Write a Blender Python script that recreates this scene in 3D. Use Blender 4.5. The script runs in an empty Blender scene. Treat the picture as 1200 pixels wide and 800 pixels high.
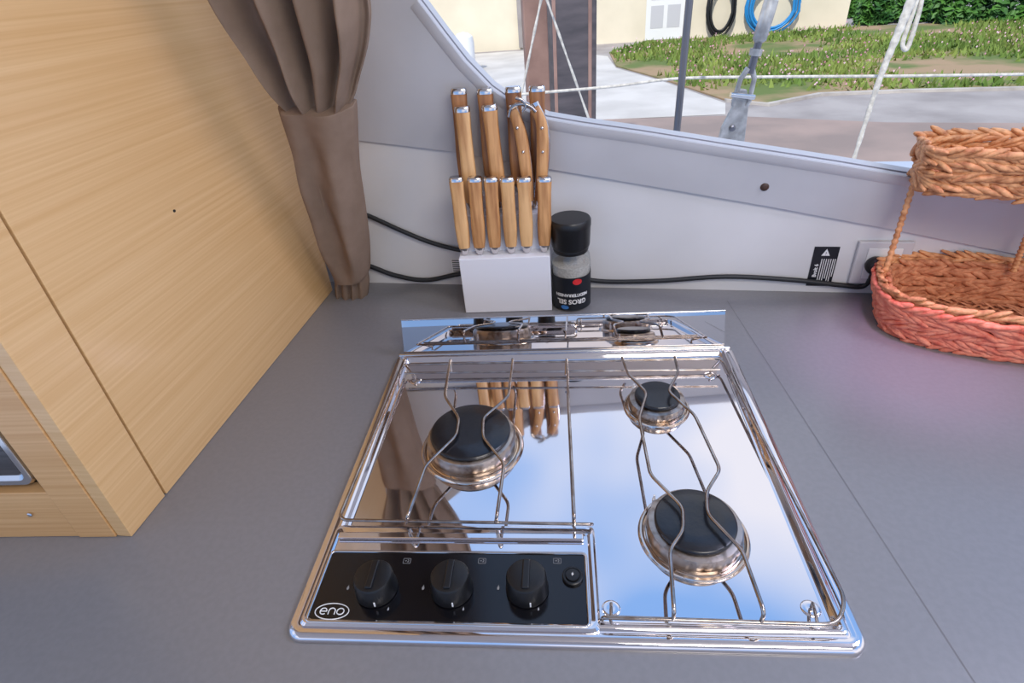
import bpy, bmesh, math, random
import numpy as np
from mathutils import Vector, Matrix
random.seed(7)
C = bpy.context.scene.collection
PI = math.pi
Z = Vector((0,0,1))
# ---------------------------------------------------------------- camera solve
F = 667.0; W = 0.5
def basis(yaw, pitch, roll):
    F0 = np.array([-math.sin(yaw), math.cos(yaw), 0]); R0 = np.array([math.cos(yaw), math.sin(yaw), 0]); z = np.array([0,0,1.])
    Fw = math.cos(pitch)*F0 - math.sin(pitch)*z; U = math.cos(pitch)*z + math.sin(pitch)*F0
    R = math.cos(roll)*R0 + math.sin(roll)*U; U2 = -math.sin(roll)*R0 + math.cos(roll)*U
    return R, U2, Fw
def pj(p, P):
    R,U,Fw = basis(p[3],p[4],p[5]); d = np.array(P)-np.array(p[:3]); k = F/d.dot(Fw)
    return np.array([600+k*d.dot(R), 400-k*d.dot(U)])
obs = [(336,750),(1014,763),(470,416),(856,411)]
def res(p):
    D = p[6]; pts = [(-W/2,0,0),(W/2,0,0),(-W/2,D,0),(W/2,D,0)]
    return np.concatenate([pj(p,q)-np.array(o) for q,o in zip(pts,obs)])
p = np.array([-.02,-.27,.49,.06,.577,-.03,.45])
for it in range(60):
    r = res(p); J = np.zeros((8,7))
    for i in range(7):
        q = p.copy(); q[i] += 1e-6; J[:,i] = (res(q)-r)/1e-6
    p = p - np.linalg.solve(J.T@J+1e-6*np.eye(7), J.T@r)
DH = float(p[6])
Rn,Un,Fn = basis(p[3],p[4],p[5])
CAM = Vector(p[:3]); RV=Vector(Rn); UV=Vector(Un); FV=Vector(Fn)
F0 = Vector((-math.sin(p[3]), math.cos(p[3]), 0)); R0 = Vector((math.cos(p[3]), math.sin(p[3]), 0))
def ray(x,y): return (RV*((x-600)/F) - UV*((y-400)/F) + FV)
def G(x,y,z=0.0):
    r = ray(x,y); return CAM + r*((z-CAM.z)/r.z)
def V(x,y,P,n):
    r = ray(x,y); return CAM + r*((P-CAM).dot(n)/r.dot(n))
def DI(x,y,dist):
    r = ray(x,y); return CAM + r*(dist/r.dot(F0))
def CF(X,d,z=0.0):
    q = Vector((CAM.x,CAM.y,0)) + R0*X + F0*d; q.z = z; return q
cd = bpy.data.cameras.new('camera'); co = bpy.data.objects.new('camera', cd); C.objects.link(co)
M = Matrix((RV,UV,-FV)).transposed().to_4x4(); M.translation = CAM; co.matrix_world = M
cd.sensor_width = 36; cd.lens = 36*F/1200; cd.clip_start = .01; cd.clip_end = 300
bpy.context.scene.camera = co
try:
    bpy.context.scene.view_settings.view_transform = 'Standard'
except Exception: pass
# ---------------------------------------------------------------- materials
def lin(c):
    return tuple(((v/255)/12.92 if v/255 <= .04045 else ((v/255+.055)/1.055)**2.4) for v in c)+(1,)
def mat(name, col, rough=.5, metal=0, col2=None, scale=(20,20,20), bump=0, bscale=None, detail=4, spec=None, lo=.35, hi=.65, rough2=None, coat=0):
    m = bpy.data.materials.new(name); m.use_nodes = True; nt = m.node_tree; b = nt.nodes['Principled BSDF']
    b.inputs['Base Color'].default_value = lin(col); b.inputs['Roughness'].default_value = rough; b.inputs['Metallic'].default_value = metal
    if spec is not None: b.inputs['Specular IOR Level'].default_value = spec
    if coat: b.inputs['Coat Weight'].default_value = coat; b.inputs['Coat Roughness'].default_value = .1
    tc = nt.nodes.new('ShaderNodeTexCoord')
    def noise(sc):
        mp = nt.nodes.new('ShaderNodeMapping'); mp.inputs['Scale'].default_value = sc
        n = nt.nodes.new('ShaderNodeTexNoise'); n.inputs['Scale'].default_value = 1; n.inputs['Detail'].default_value = detail
        nt.links.new(tc.outputs['Object'], mp.inputs[0]); nt.links.new(mp.outputs[0], n.inputs['Vector']); return n
    if col2:
        n = noise(scale); r = nt.nodes.new('ShaderNodeValToRGB')
        r.color_ramp.elements[0].position = lo; r.color_ramp.elements[1].position = hi
        r.color_ramp.elements[0].color = lin(col); r.color_ramp.elements[1].color = lin(col2)
        nt.links.new(n.outputs['Fac'], r.inputs[0]); nt.links.new(r.outputs[0], b.inputs['Base Color'])
    if rough2 is not None:
        n = noise((14,14,14)); mr = nt.nodes.new('ShaderNodeMapRange'); mr.inputs['From Min'].default_value=.35; mr.inputs['From Max'].default_value=.7
        mr.inputs['To Min'].default_value = rough; mr.inputs['To Max'].default_value = rough2
        nt.links.new(n.outputs['Fac'], mr.inputs['Value']); nt.links.new(mr.outputs[0], b.inputs['Roughness'])
    if bump:
        n = noise(bscale or scale); bp = nt.nodes.new('ShaderNodeBump'); bp.inputs['Strength'].default_value = bump; bp.inputs['Distance'].default_value = .002
        nt.links.new(n.outputs['Fac'], bp.inputs['Height']); nt.links.new(bp.outputs[0], b.inputs['Normal'])
    return m
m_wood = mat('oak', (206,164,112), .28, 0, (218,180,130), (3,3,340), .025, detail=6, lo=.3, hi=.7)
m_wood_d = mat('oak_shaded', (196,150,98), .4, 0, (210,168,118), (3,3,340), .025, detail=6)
m_dark = mat('dark_gap', (22,18,15), .7)
m_counter = mat('grey_laminate', (120,119,122), .28, 0, (124,123,126), (160,160,160), 0, detail=2, spec=.7)
m_seam = mat('seam', (112,111,114), .6)
m_wall = mat('white_gelcoat', (210,208,208), .38, 0, (216,214,214), (8,8,8), .02, (90,90,90))
m_wallu = mat('gelcoat_shaded', (188,187,190), .34, 0, (195,194,197), (8,8,8), .02, (90,90,90))  # greyer than the lower wall: shade of the downward-leaning panel put into the colour
m_rubber = mat('black_rubber', (24,24,26), .5)
m_gask = mat('grey_gasket', (120,119,124), .5)
m_curt = mat('taupe_cloth', (136,115,98), .95, 0, (142,121,104), (40,40,40), .25, (1400,1400,1400), spec=.1)
m_curt2 = mat('taupe_cloth_band', (132,111,95), .95, 0, (138,117,101), (40,40,40), .25, (1400,1400,1400), spec=.1)
m_steel = mat('mirror_steel', (226,222,224), .025, 1, bump=.010, bscale=(9,9,9), rough2=.055)
m_mirror = mat('mirror_strip', (206,199,196), .015, 1)
m_steel2 = mat('polished_steel', (212,208,206), .12, 1)
m_wire = mat('wire_steel', (186,178,172), .16, 1, (150,134,122), (60,60,60))
m_alu = mat('burner_alloy', (178,166,156), .34, 1, (98,76,60), (70,70,70), .25, lo=.5, hi=.74)
m_ring = mat('heat_tinted_steel', (214,204,196), .10, 1, (194,172,152), (30,30,30))
m_cap = mat('black_enamel', (16,17,22), .28, 0, (24,26,32), (60,60,60), .12, (200,200,200), coat=.2)
m_glassblk = mat('black_panel', (12,12,16), .16, 0)
m_knob = mat('black_knob', (14,14,16), .38)
m_white = mat('white_ink', (225,225,225), .6)
m_grey_ink = mat('grey_ink', (150,150,152), .6)
m_block = mat('white_lacquer', (226,226,232), .3)
m_handle = mat('handle_wood', (146,92,48), .45, 0, (210,158,104), (110,110,10), .12, detail=6, lo=.3, hi=.62)
m_handle1 = mat('handle_wood_pale', (162,108,60), .45, 0, (222,176,122), (80,80,8), .12, detail=6, lo=.28, hi=.6)
m_handle2 = mat('handle_wood_dark', (110,68,40), .45, 0, (178,124,78), (110,110,10), .12, detail=6, lo=.3, hi=.65)
m_cable = mat('cable_rubber', (30,32,36), .5)
m_plate = mat('white_plastic', (226,224,222), .35)
m_socket = mat('socket_plastic', (198,196,198), .4)
m_brown = mat('brown_plug', (70,48,38), .5)
m_braid = mat('hyacinth', (170,104,62), .6, 0, (228,164,112), (90,90,90), .5, (300,300,300), lo=.3, hi=.62)
m_braid_pk = mat('hyacinth_coral', (212,96,72), .55, 0, (246,152,120), (90,90,90), .5, (300,300,300), lo=.3, hi=.65)
m_braid_in = mat('hyacinth_inner', (172,102,66), .7, 0, (218,148,106), (90,90,90), .5, (300,300,300))
m_salt = mat('salt', (204,196,188), .8, 0, (180,172,164), (300,300,300), .6)
m_label = mat('label_black', (18,22,30), .4)
m_red = mat('label_red', (200,40,44), .5)
m_blue = mat('label_blue', (60,120,190), .5)
m_ceil = mat('ceiling_vinyl', (210,206,202), .8)
m_floor = mat('floor_board', (120,90,66), .5, 0, (96,70,50), (3,60,3))
def glassmat(name, tint=(235,240,240), rough=.0, base=.03, edge=.5):
    m = bpy.data.materials.new(name); m.use_nodes = True; nt = m.node_tree; nt.nodes.clear()
    o = nt.nodes.new('ShaderNodeOutputMaterial'); t = nt.nodes.new('ShaderNodeBsdfTransparent'); g = nt.nodes.new('ShaderNodeBsdfGlossy')
    lw = nt.nodes.new('ShaderNodeLayerWeight'); lw.inputs[0].default_value=.5; pw = nt.nodes.new('ShaderNodeMath'); pw.operation='POWER'; pw.inputs[1].default_value=4
    ml = nt.nodes.new('ShaderNodeMath'); ml.operation='MULTIPLY_ADD'; ml.inputs[1].default_value=edge; ml.inputs[2].default_value=base
    mx = nt.nodes.new('ShaderNodeMixShader')
    t.inputs[0].default_value = lin(tint); g.inputs['Roughness'].default_value = rough
    nt.links.new(lw.outputs['Facing'], pw.inputs[0]); nt.links.new(pw.outputs[0], ml.inputs[0])
    nt.links.new(ml.outputs[0], mx.inputs[0]); nt.links.new(t.outputs[0], mx.inputs[1]); nt.links.new(g.outputs[0], mx.inputs[2]); nt.links.new(mx.outputs[0], o.inputs[0])
    return m
m_pane = glassmat('window_glass', (248,251,251), base=.0, edge=.02)
m_jar = glassmat('jar_glass', (242,245,245), rough=.04, base=.06, edge=.8)
# ---------------------------------------------------------------- mesh helpers
def make(name, bm, m, parent=None, smooth=None, bevel=0, bseg=2, struct=False):
    bmesh.ops.recalc_face_normals(bm, faces=bm.faces[:])
    me = bpy.data.meshes.new(name); bm.to_mesh(me); bm.free()
    me.materials.append(m)
    o = bpy.data.objects.new(name, me); C.objects.link(o)
    if smooth is not None:
        for f_ in me.polygons: f_.use_smooth = True
        try: me.set_sharp_from_angle(angle=math.radians(smooth))
        except Exception: pass
    if bevel:
        md = o.modifiers.new('bevel','BEVEL'); md.width = bevel; md.segments = bseg; md.limit_method='ANGLE'; md.angle_limit = math.radians(35)
    if parent:
        o.parent = parent; o.matrix_parent_inverse = wm(parent).inverted()
    if struct: o['kind'] = 'structure'
    return o
def wm(o):
    m_ = Matrix.Translation(o.location)
    return m_ if o.type=='EMPTY' else Matrix.Identity(4)
def tag(o, label, cat, group=None):
    o['label'] = label; o['category'] = cat
    if group: o['group'] = group
    return o
def thing(name, label, cat, loc, group=None):
    o = bpy.data.objects.new(name, None); o.empty_display_size = .02; C.objects.link(o); o.location = loc
    return tag(o, label, cat, group)
def loft(bm, rings, cap=True, closed=True):
    vs = [[bm.verts.new(q) for q in r] for r in rings]; n = len(vs[0])
    for a,b in zip(vs, vs[1:]):
        for i in range(n if closed else n-1):
            bm.faces.new((a[i], a[(i+1)%n], b[(i+1)%n], b[i]))
    if cap and closed:
        bm.faces.new(vs[0][::-1]); bm.faces.new(vs[-1])
    return vs
def tube(bm, pts, r, n=8, closed=False, cap=True):
    pts = [Vector(q) for q in pts]; k = len(pts); rings = []
    T = []
    for i in range(k):
        a = pts[(i-1)%k] if (closed or i>0) else pts[i]; b = pts[(i+1)%k] if (closed or i<k-1) else pts[i]
        T.append((b-a).normalized())
    u = T[0].orthogonal().normalized()
    for i in range(k):
        u = (u - T[i]*u.dot(T[i])).normalized(); w = T[i].cross(u)
        rr = r[i] if isinstance(r,(list,tuple)) else r
        rings.append([pts[i] + (u*math.cos(2*PI*j/n)+w*math.sin(2*PI*j/n))*rr for j in range(n)])
    if closed:
        vs = [[bm.verts.new(q) for q in rg] for rg in rings]
        last = vs[-1]; best = min(range(n), key=lambda s:(vs[0][s].co-last[0].co).length)
        for a,b in zip(vs, vs[1:]):
            for j in range(n): bm.faces.new((a[j],a[(j+1)%n],b[(j+1)%n],b[j]))
        for j in range(n): bm.faces.new((last[j],last[(j+1)%n],vs[0][(j+1+best)%n],vs[0][(j+best)%n]))
    else: loft(bm, rings, cap)
def cr(pts, n=8, closed=False):
    P = [Vector(q) for q in pts]; out = []
    k = len(P)
    for i in range(k if closed else k-1):
        if closed: a,b,c,d = P[(i-1)%k],P[i],P[(i+1)%k],P[(i+2)%k]
        else: a,b,c,d = P[max(i-1,0)],P[i],P[i+1],P[min(i+2,k-1)]
        for j in range(n):
            t = j/n
            out.append(.5*((2*b)+(c-a)*t+(2*a-5*b+4*c-d)*t*t+(3*b-a-3*c+d)*t**3))
    if not closed: out.append(P[-1])
    return out
def lathe(bm, c, prof, n=48, cap=True):
    rings = [[Vector((c[0]+r*math.cos(2*PI*j/n), c[1]+r*math.sin(2*PI*j/n), c[2]+z)) for j in range(n)] for r,z in prof]
    loft(bm, rings, cap)
def box(bm, c, ax, sz):
    c = Vector(c); vs=[]
    for k in (-1,1):
        for j in (-1,1):
            for i in (-1,1):
                vs.append(bm.verts.new(c+ax[0]*i*sz[0]/2+ax[1]*j*sz[1]/2+ax[2]*k*sz[2]/2))
    for f_ in ((0,2,3,1),(4,5,7,6),(0,1,5,4),(2,6,7,3),(0,4,6,2),(1,3,7,5)): bm.faces.new([vs[i] for i in f_])
XYZ = (Vector((1,0,0)),Vector((0,1,0)),Z)
def slab(bm, pts, off):
    a = [bm.verts.new(Vector(q)) for q in pts]; b = [bm.verts.new(Vector(q)+off) for q in pts]; n=len(a)
    bm.faces.new(a); bm.faces.new(b[::-1])
    for i in range(n): bm.faces.new((a[i],b[i],b[(i+1)%n],a[(i+1)%n]))
def rrect(x0,x1,y0,y1,r,z,n=6):
    out=[]
    for cx,cy,a0 in ((x1-r,y1-r,0),(x0+r,y1-r,PI/2),(x0+r,y0+r,PI),(x1-r,y0+r,1.5*PI)):
        for i in range(n+1):
            a=a0+PI/2*i/n; out.append(Vector((cx+r*math.cos(a),cy+r*math.sin(a),z)))
    return out
def ellipsoid(bm, c, ax, sz, nu=8, nv=5):
    top = bm.verts.new(c+ax[0]*sz[0]); bot = bm.verts.new(c-ax[0]*sz[0]); vs=[]
    for i in range(1,nv):
        t=PI*i/nv; vs.append([bm.verts.new(c+ax[0]*sz[0]*math.cos(t)+(ax[1]*sz[1]*math.cos(2*PI*j/nu)+ax[2]*sz[2]*math.sin(2*PI*j/nu))*math.sin(t)) for j in range(nu)])
    for a,b in zip(vs,vs[1:]):
        for j in range(nu): bm.faces.new((a[j],a[(j+1)%nu],b[(j+1)%nu],b[j]))
    for j in range(nu):
        bm.faces.new((top,vs[0][(j+1)%nu],vs[0][j])); bm.faces.new((bot,vs[-1][j],vs[-1][(j+1)%nu]))
def text(name, s, size, m, parent, org, xd, yd, bend=None, align='CENTER', bold=0):
    cu = bpy.data.curves.new('t','FONT'); cu.body = s; cu.size = size; cu.align_x = align; cu.align_y='CENTER'; cu.resolution_u=3; cu.offset = bold
    ob = bpy.data.objects.new('t', cu); C.objects.link(ob); dg = bpy.context.evaluated_depsgraph_get()
    me = bpy.data.meshes.new_from_object(ob.evaluated_get(dg)); bpy.data.objects.remove(ob); bpy.data.curves.remove(cu)
    xd=Vector(xd).normalized(); yd=Vector(yd).normalized()
    for v in me.vertices:
        if bend: v.co = bend(v.co.x, v.co.y)
        else: v.co = Vector(org)+xd*v.co.x+yd*v.co.y
    me.name=name; me.materials.clear(); me.materials.append(m)
    o = bpy.data.objects.new(name, me); C.objects.link(o)
    if parent: o.parent=parent; o.matrix_parent_inverse=wm(parent).inverted()
    return o
# ---------------------------------------------------------------- setting: wall, window
A = G(437,331); B = G(1015,343); e = (B-A).normalized(); nO = Vector((-e.y,e.x,0))
if nO.dot(F0) < 0: nO = -nO
tw = -nO
def sz_(P): return ((P-A).dot(e), P.z)
def wl(s,z,off=0): return A+e*s+Z*z+nO*off
ledge_px = [(415,160),(520,172),(640,193),(760,213),(900,237),(1050,265),(1200,295)]
ledge = [sz_(V(x,y,A,nO)) for x,y in ledge_px]
sR = ledge[-1][0]+.7; slope = (ledge[-1][1]-ledge[-2][1])/(ledge[-1][0]-ledge[-2][0])
SL = -1.0
led = [(SL, ledge[0][1]+.08)]+ledge+[(sR, ledge[-1][1]+slope*.35)]
wallt = bpy.data.objects.new('wall_back', None); C.objects.link(wallt); wallt.location = A; wallt['kind']='structure'
bm = bmesh.new()
slab(bm, [wl(SL,-.9)]+[wl(sR,-.9)]+[wl(s,z) for s,z in led[::-1]], nO*.03)
make('lower_panel', bm, m_wall, wallt)
LEAN = math.tan(math.radians(9))
L0 = wl(*ledge[0], -.006); L1 = wl(*ledge[-1], -.006); upU = (Z+tw*LEAN).normalized(); nU = (L1-L0).cross(upU).normalized()
if nU.dot(nO)<0: nU=-nU
def pu(s,z,off=0):
    q = wl(s,z); k = (L0-q).dot(nU)/tw.dot(nU); return q+tw*k+nU*off
def puxy(x,y,off=0):
    return V(x,y,L0,nU)+nU*off
sill_px = [(1200,229),(1075,208),(980,192),(850,172),(750,156),(680,146),(640,139),(605,124),(575,103),(545,72),(520,40),(490,0)]
sill = [puxy(x,y) for x,y in sill_px]
sw = (sill[-1]-A).dot(e); zw = sill[-1].z
sillx = [pu(sR, sill[0].z-.12)]+sill+[pu(sw-.10,zw+.10),pu(sw-.22,zw+.22),pu(sw-.38,zw+.38),pu(sw-.45,1.12)]
bm = bmesh.new()
outer = [pu(s,z-.004) for s,z in led]
slab(bm, outer+sillx+[pu(SL,1.12)], nU*.03)
make('upper_panel', bm, m_wallu, wallt)
bm = bmesh.new(); slab(bm, [pu(SL,1.121),pu(sR,1.121),pu(sR,1.32),pu(SL,1.32)], nU*.03); make('header_panel', bm, m_wallu, wallt)
inner = sill[::-1]
rings=[]
for i,P in enumerate(inner):
    a=inner[max(i-1,0)]; b=inner[min(i+1,len(inner)-1)]; t=(b-a).normalized(); w=nU.cross(t)
    if w.z>0: w=-w
    rings.append([P+w*.0-nU*.001, P+w*.0-nU*.003, P+w*.009-nU*.0035, P+w*.016-nU*.0005])
bm=bmesh.new(); loft(bm, rings, cap=True)
make('window_lip', bm, m_wallu, wallt, smooth=60)
win = bpy.data.objects.new('window_1', None); C.objects.link(win); win.location = sill[6]; win['kind']='structure'
bm = bmesh.new(); bm.faces.new([bm.verts.new(q+nU*.016) for q in sillx+[pu(sR,1.12)]]); make('glass', bm, m_pane, win)
bm = bmesh.new(); tube(bm, [q+nU*.010 for q in sillx], .0016, 6); make('gasket', bm, m_gask, win, smooth=60)
# ceiling & floor
bm = bmesh.new()
slab(bm, [pu(SL,1.32),pu(sR,1.32),pu(sR,1.32)-nO*3.2,pu(SL,1.32)-nO*3.2], Z*.04); make('ceiling', bm, m_ceil, struct=True)
bm = bmesh.new(); slab(bm, [wl(SL,-.9),wl(sR,-.9),wl(sR,-.9)-nO*3.6,wl(SL,-.9)-nO*3.6], -Z*.04); make('floor', bm, m_floor, struct=True)
# worktop
wt = thing('worktop', 'smooth grey laminate worktop running the whole width under the hob and the cabinet', 'worktop', A-nO*.4-Z*.04)
fr = (A-CF(0,.14)).dot(nO)
bm = bmesh.new(); slab(bm, [wl(SL,0,-.0005),wl(sR-.02,0,-.0005),wl(sR-.02,0,-fr),wl(SL,0,-fr)], -Z*.04); make('slab', bm, m_counter, wt)
a,b = G(852,352,.0003),G(1143,800,.0003); t=(b-a).normalized(); w=Vector((-t.y,t.x,0))*.0005
bm = bmesh.new(); bm.faces.new([bm.verts.new(q) for q in (a-w,a+w,b+w,b-w)]); make('joint_line', bm, m_seam, wt)
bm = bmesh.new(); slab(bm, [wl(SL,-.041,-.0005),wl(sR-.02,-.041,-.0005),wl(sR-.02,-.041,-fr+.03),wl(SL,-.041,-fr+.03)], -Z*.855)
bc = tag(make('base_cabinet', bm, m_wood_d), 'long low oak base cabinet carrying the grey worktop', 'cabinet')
# ---------------------------------------------------------------- oak cabinet (left)
P0 = G(155,629); P1 = G(390,340); cdir=(P1-P0).normalized(); g0=(G(0,631)-P0).normalized(); sn = Vector((cdir.y,-cdir.x,0))
if sn.dot(R0)<0: sn=-sn
fn = Vector((-g0.y,g0.x,0)); fn = -fn if fn.dot(F0)>0 else fn
Ls = (P1-P0).length; HC=1.25; z0=.0005
cab = thing('wall_cabinet', 'tall light oak cabinet standing on the left end of the worktop', 'cabinet', P0+g0*.25+cdir*.2)
def prism(pts, za, zb, nm, m, par, bev=.0008):
    bm=bmesh.new(); slab(bm,[Vector((q.x,q.y,za)) for q in pts], Z*(zb-za)); return make(nm,bm,m,par,bevel=bev)
th=.018
sseam = (V(192,575,P0,sn)-P0).dot(cdir)
def sd(s,d): return P0+cdir*s-sn*d
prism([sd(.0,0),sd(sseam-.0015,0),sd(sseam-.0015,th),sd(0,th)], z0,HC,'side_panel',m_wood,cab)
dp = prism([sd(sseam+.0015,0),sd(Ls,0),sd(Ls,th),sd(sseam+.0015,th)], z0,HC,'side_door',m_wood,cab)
hp = V(204,247,P0,sn)
bm=bmesh.new(); ellipsoid(bm, hp+sn*.0004,(sn,cdir,Z),(.0012,.0022,.0018)); make('screw_hole',bm,m_dark,dp)
gL=.55
def ff(g,d): return P0+g0*g-fn*d
gS = (V(92,629,P0,fn)-P0).dot(g0)
zr = V(30,579,P0,fn).z
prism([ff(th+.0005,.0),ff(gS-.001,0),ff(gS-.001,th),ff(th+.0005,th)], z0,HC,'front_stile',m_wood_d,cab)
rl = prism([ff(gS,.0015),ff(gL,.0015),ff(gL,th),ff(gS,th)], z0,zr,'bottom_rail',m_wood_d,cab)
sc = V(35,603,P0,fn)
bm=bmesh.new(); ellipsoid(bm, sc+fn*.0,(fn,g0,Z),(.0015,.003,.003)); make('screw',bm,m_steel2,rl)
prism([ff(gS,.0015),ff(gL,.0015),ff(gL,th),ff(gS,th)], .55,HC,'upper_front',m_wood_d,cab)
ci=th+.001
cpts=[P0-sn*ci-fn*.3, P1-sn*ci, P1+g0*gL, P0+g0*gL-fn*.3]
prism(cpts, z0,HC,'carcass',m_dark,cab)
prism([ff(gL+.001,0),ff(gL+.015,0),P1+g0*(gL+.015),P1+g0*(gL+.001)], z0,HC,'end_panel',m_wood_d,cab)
# oven
ov = thing('built_in_oven', 'stainless steel fronted oven built into the oak cabinet at the left edge', 'oven', ff(gS+.2,.1)+Z*(zr+.002))
oz0=zr+.003
bm=bmesh.new(); slab(bm,[Vector((q.x,q.y,oz0+.004)) for q in (ff(gS+.003,.022),ff(gL-.01,.022),ff(gL-.01,.27),ff(gS+.003,.27))],Z*.44); make('body',bm,m_dark,ov)
def fr_pts(i,r,d):
    xs0,xs1,zs0,zs1=gS+.006+i,gL-.01-i,oz0+.006+i,oz0+.45-i
    return [ff(q.x,d)+Z*q.y for q in rrect(xs0,xs1,zs0,zs1,r,0)]
bm=bmesh.new(); loft(bm,[fr_pts(0,.014,.020),fr_pts(0,.014,.006),fr_pts(.002,.012,.003),fr_pts(.008,.009,.003),fr_pts(.012,.006,.007)]); make('door',bm,m_steel2,ov,smooth=40)
bm=bmesh.new(); loft(bm,[fr_pts(.013,.006,.0068),fr_pts(.013,.006,.0060)]); make('door_glass',bm,mat('oven_front',(120,116,114),.25,.9,(96,92,92),(2,2,200)),ov)
# ---------------------------------------------------------------- curtain
PCb = G(412,344); upC=(Z+tw*math.tan(math.radians(20))).normalized(); nC=e.cross(upC).normalized()
if nC.dot(F0)>0: nC=-nC
def catm(vals,i,t):
    g=lambda k: vals[max(0,min(len(vals)-1,k))]
    a,b,c,d=g(i-1),g(i),g(i+1),g(i+2)
    return .5*((2*b)+(c-a)*t+(2*a-5*b+4*c-d)*t*t+(3*b-a-3*c+d)*t**3)
def drape(keys, nf, lift, bulge, sub=6, fine=1.0):
    Ls_=[k[0] for k in keys]; Rs_=[k[1] for k in keys]; As_=[k[2] for k in keys]
    rings=[]; NS=120
    for i in range(len(keys)-1):
        for j in range(sub if i<len(keys)-2 else sub+1):
            t=j/sub; l=catm(Ls_,i,t); r_=catm(Rs_,i,t); am=max(.06,catm(As_,i,t))
            zz=l.z; ring=[]
            for k in range(NS+1):
                s=k/NS
                ed=min(1,math.sin(PI*s)*3)
                d=am*(.015*math.sin(2*PI*nf*(s**1.25+.05*math.sin(zz*9))+zz*3)+fine*.005*math.sin(2*PI*nf*1.7*s+1.3-zz*9))
                d+=am*.003*math.sin(zz*50+s*10)*math.sin(s*8+1)
                d=(abs(d+.004)**.95)*(1 if d+.004>0 else -1)*1.15*ed + bulge*math.sin(PI*s)**.7
                ring.append(l.lerp(r_,s)+nC*(d+lift))
            for k in range(NS//2,-1,-1):
                s=k/(NS//2); ring.append(l.lerp(r_,s)-nC*(.006+.010*math.sin(PI*s)))
            rings.append(ring)
    return rings
def kk(rows): return [(V(xl,y,PCb,nC),V(xr,y,PCb,nC),am) for y,xl,xr,am in rows]
keys=kk([(-2,254,432,1),(30,272,433,1),(60,293,429,.95),(90,315,421,.8),(110,328,416,.55),(126,338,411,.3),(160,350,409,.2),(200,360,412,.2),(260,376,422,.15),(300,391,429,.1),(316,395,430,.12),(330,393,432,.16),(345,394,431,.16)])
top=keys[0]; ext=[(top[0]+upC*dz,top[1]+upC*dz+e*.02,1) for dz in (.65,.45,.25,.1)]
cur=thing('curtain','taupe linen curtain gathered by a cloth tieback beside the window','curtain',PCb)
bm=bmesh.new(); loft(bm,drape(ext+keys,3.8,.004,.011)); make('curtain_cloth',bm,m_curt,cur,smooth=70)
sk_=kk([(119,330,416,.12),(123,329,417,.16),(145,336,418,.22),(170,345,419,.34),(200,353,421,.46),(240,365,427,.5),(280,379,432,.46),(300,387,433,.3),(314,392,433,.12),(318,393,432,.06)])
bm=bmesh.new(); loft(bm,drape(sk_,1.6,.009,.020,fine=.3)); make('tieback',bm,m_curt2,cur,smooth=60)
# ---------------------------------------------------------------- gas hob
hob=thing('gas_hob','polished stainless steel three burner gas hob set in the worktop','hob',(0,DH/2,0))
x0,x1,y0,y1=-W/2-.002,W/2+.003,-.004,DH
bm=bmesh.new()
rings=[rrect(x0+i,x1-i,y0+i,y1-i,max(.004,.016-i),z) for i,z in ((0,.0004),(0,.003),(.0012,.0055),(.004,.0075),(.009,.008),(.012,.0072),(.0135,.0095),(.017,.0105),(.020,.0085),(.0215,.005),(.024,.0035),(.0255,.0035),(.030,.0035))]
loft(bm,rings); make('tray',bm,m_steel,hob,smooth=40)
cx0=G(396,616,.008).x-.001; cx1=G(697,617,.008).x; cyb=G(550,616,.008).y; cyf=G(550,740,.008).y
bm=bmesh.new()
rings=[rrect(cx0+i,cx1-i,cyf+i,cyb-i*k,.006,z) for i,z,k in ((0,.003,1),(.001,.0095,1),(.003,.0115,1),(.006,.0115,1),(.008,.0100,1.2),(.009,.0100,1.2),(.012,.0100,1.2))]
loft(bm,rings); make('console',bm,m_steel,hob,smooth=35)
pz=.0104
bx0=(G(388,650,pz).x+G(362,728,pz).x)/2; bx1=(G(683,648,pz).x+G(690,728,pz).x)/2; byb=G(536,649,pz).y; byf=G(530,730,pz).y
bm=bmesh.new(); loft(bm,[rrect(bx0,bx1,byf,byb,.003,.0099),rrect(bx0,bx1,byf,byb,.003,pz+.0004)])
pn=make('control_panel',bm,m_glassblk,hob)
bm=bmesh.new(); tube(bm,rrect(bx0-.0015,bx1+.0015,byf-.0015,byb+.0015,.004,pz+.0005,4),.0016,8,closed=True); make('panel_trim',bm,m_steel2,hob,smooth=60)
bm=bmesh.new(); box(bm,((bx0+bx1)/2,(byb+cyb)/2+.001,.0125),XYZ,(bx1-bx0,.008,.004)); make('console_ridge',bm,m_steel,hob,bevel=.0014,bseg=3)
pt=pz+.0008
kr=.0195
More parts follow.
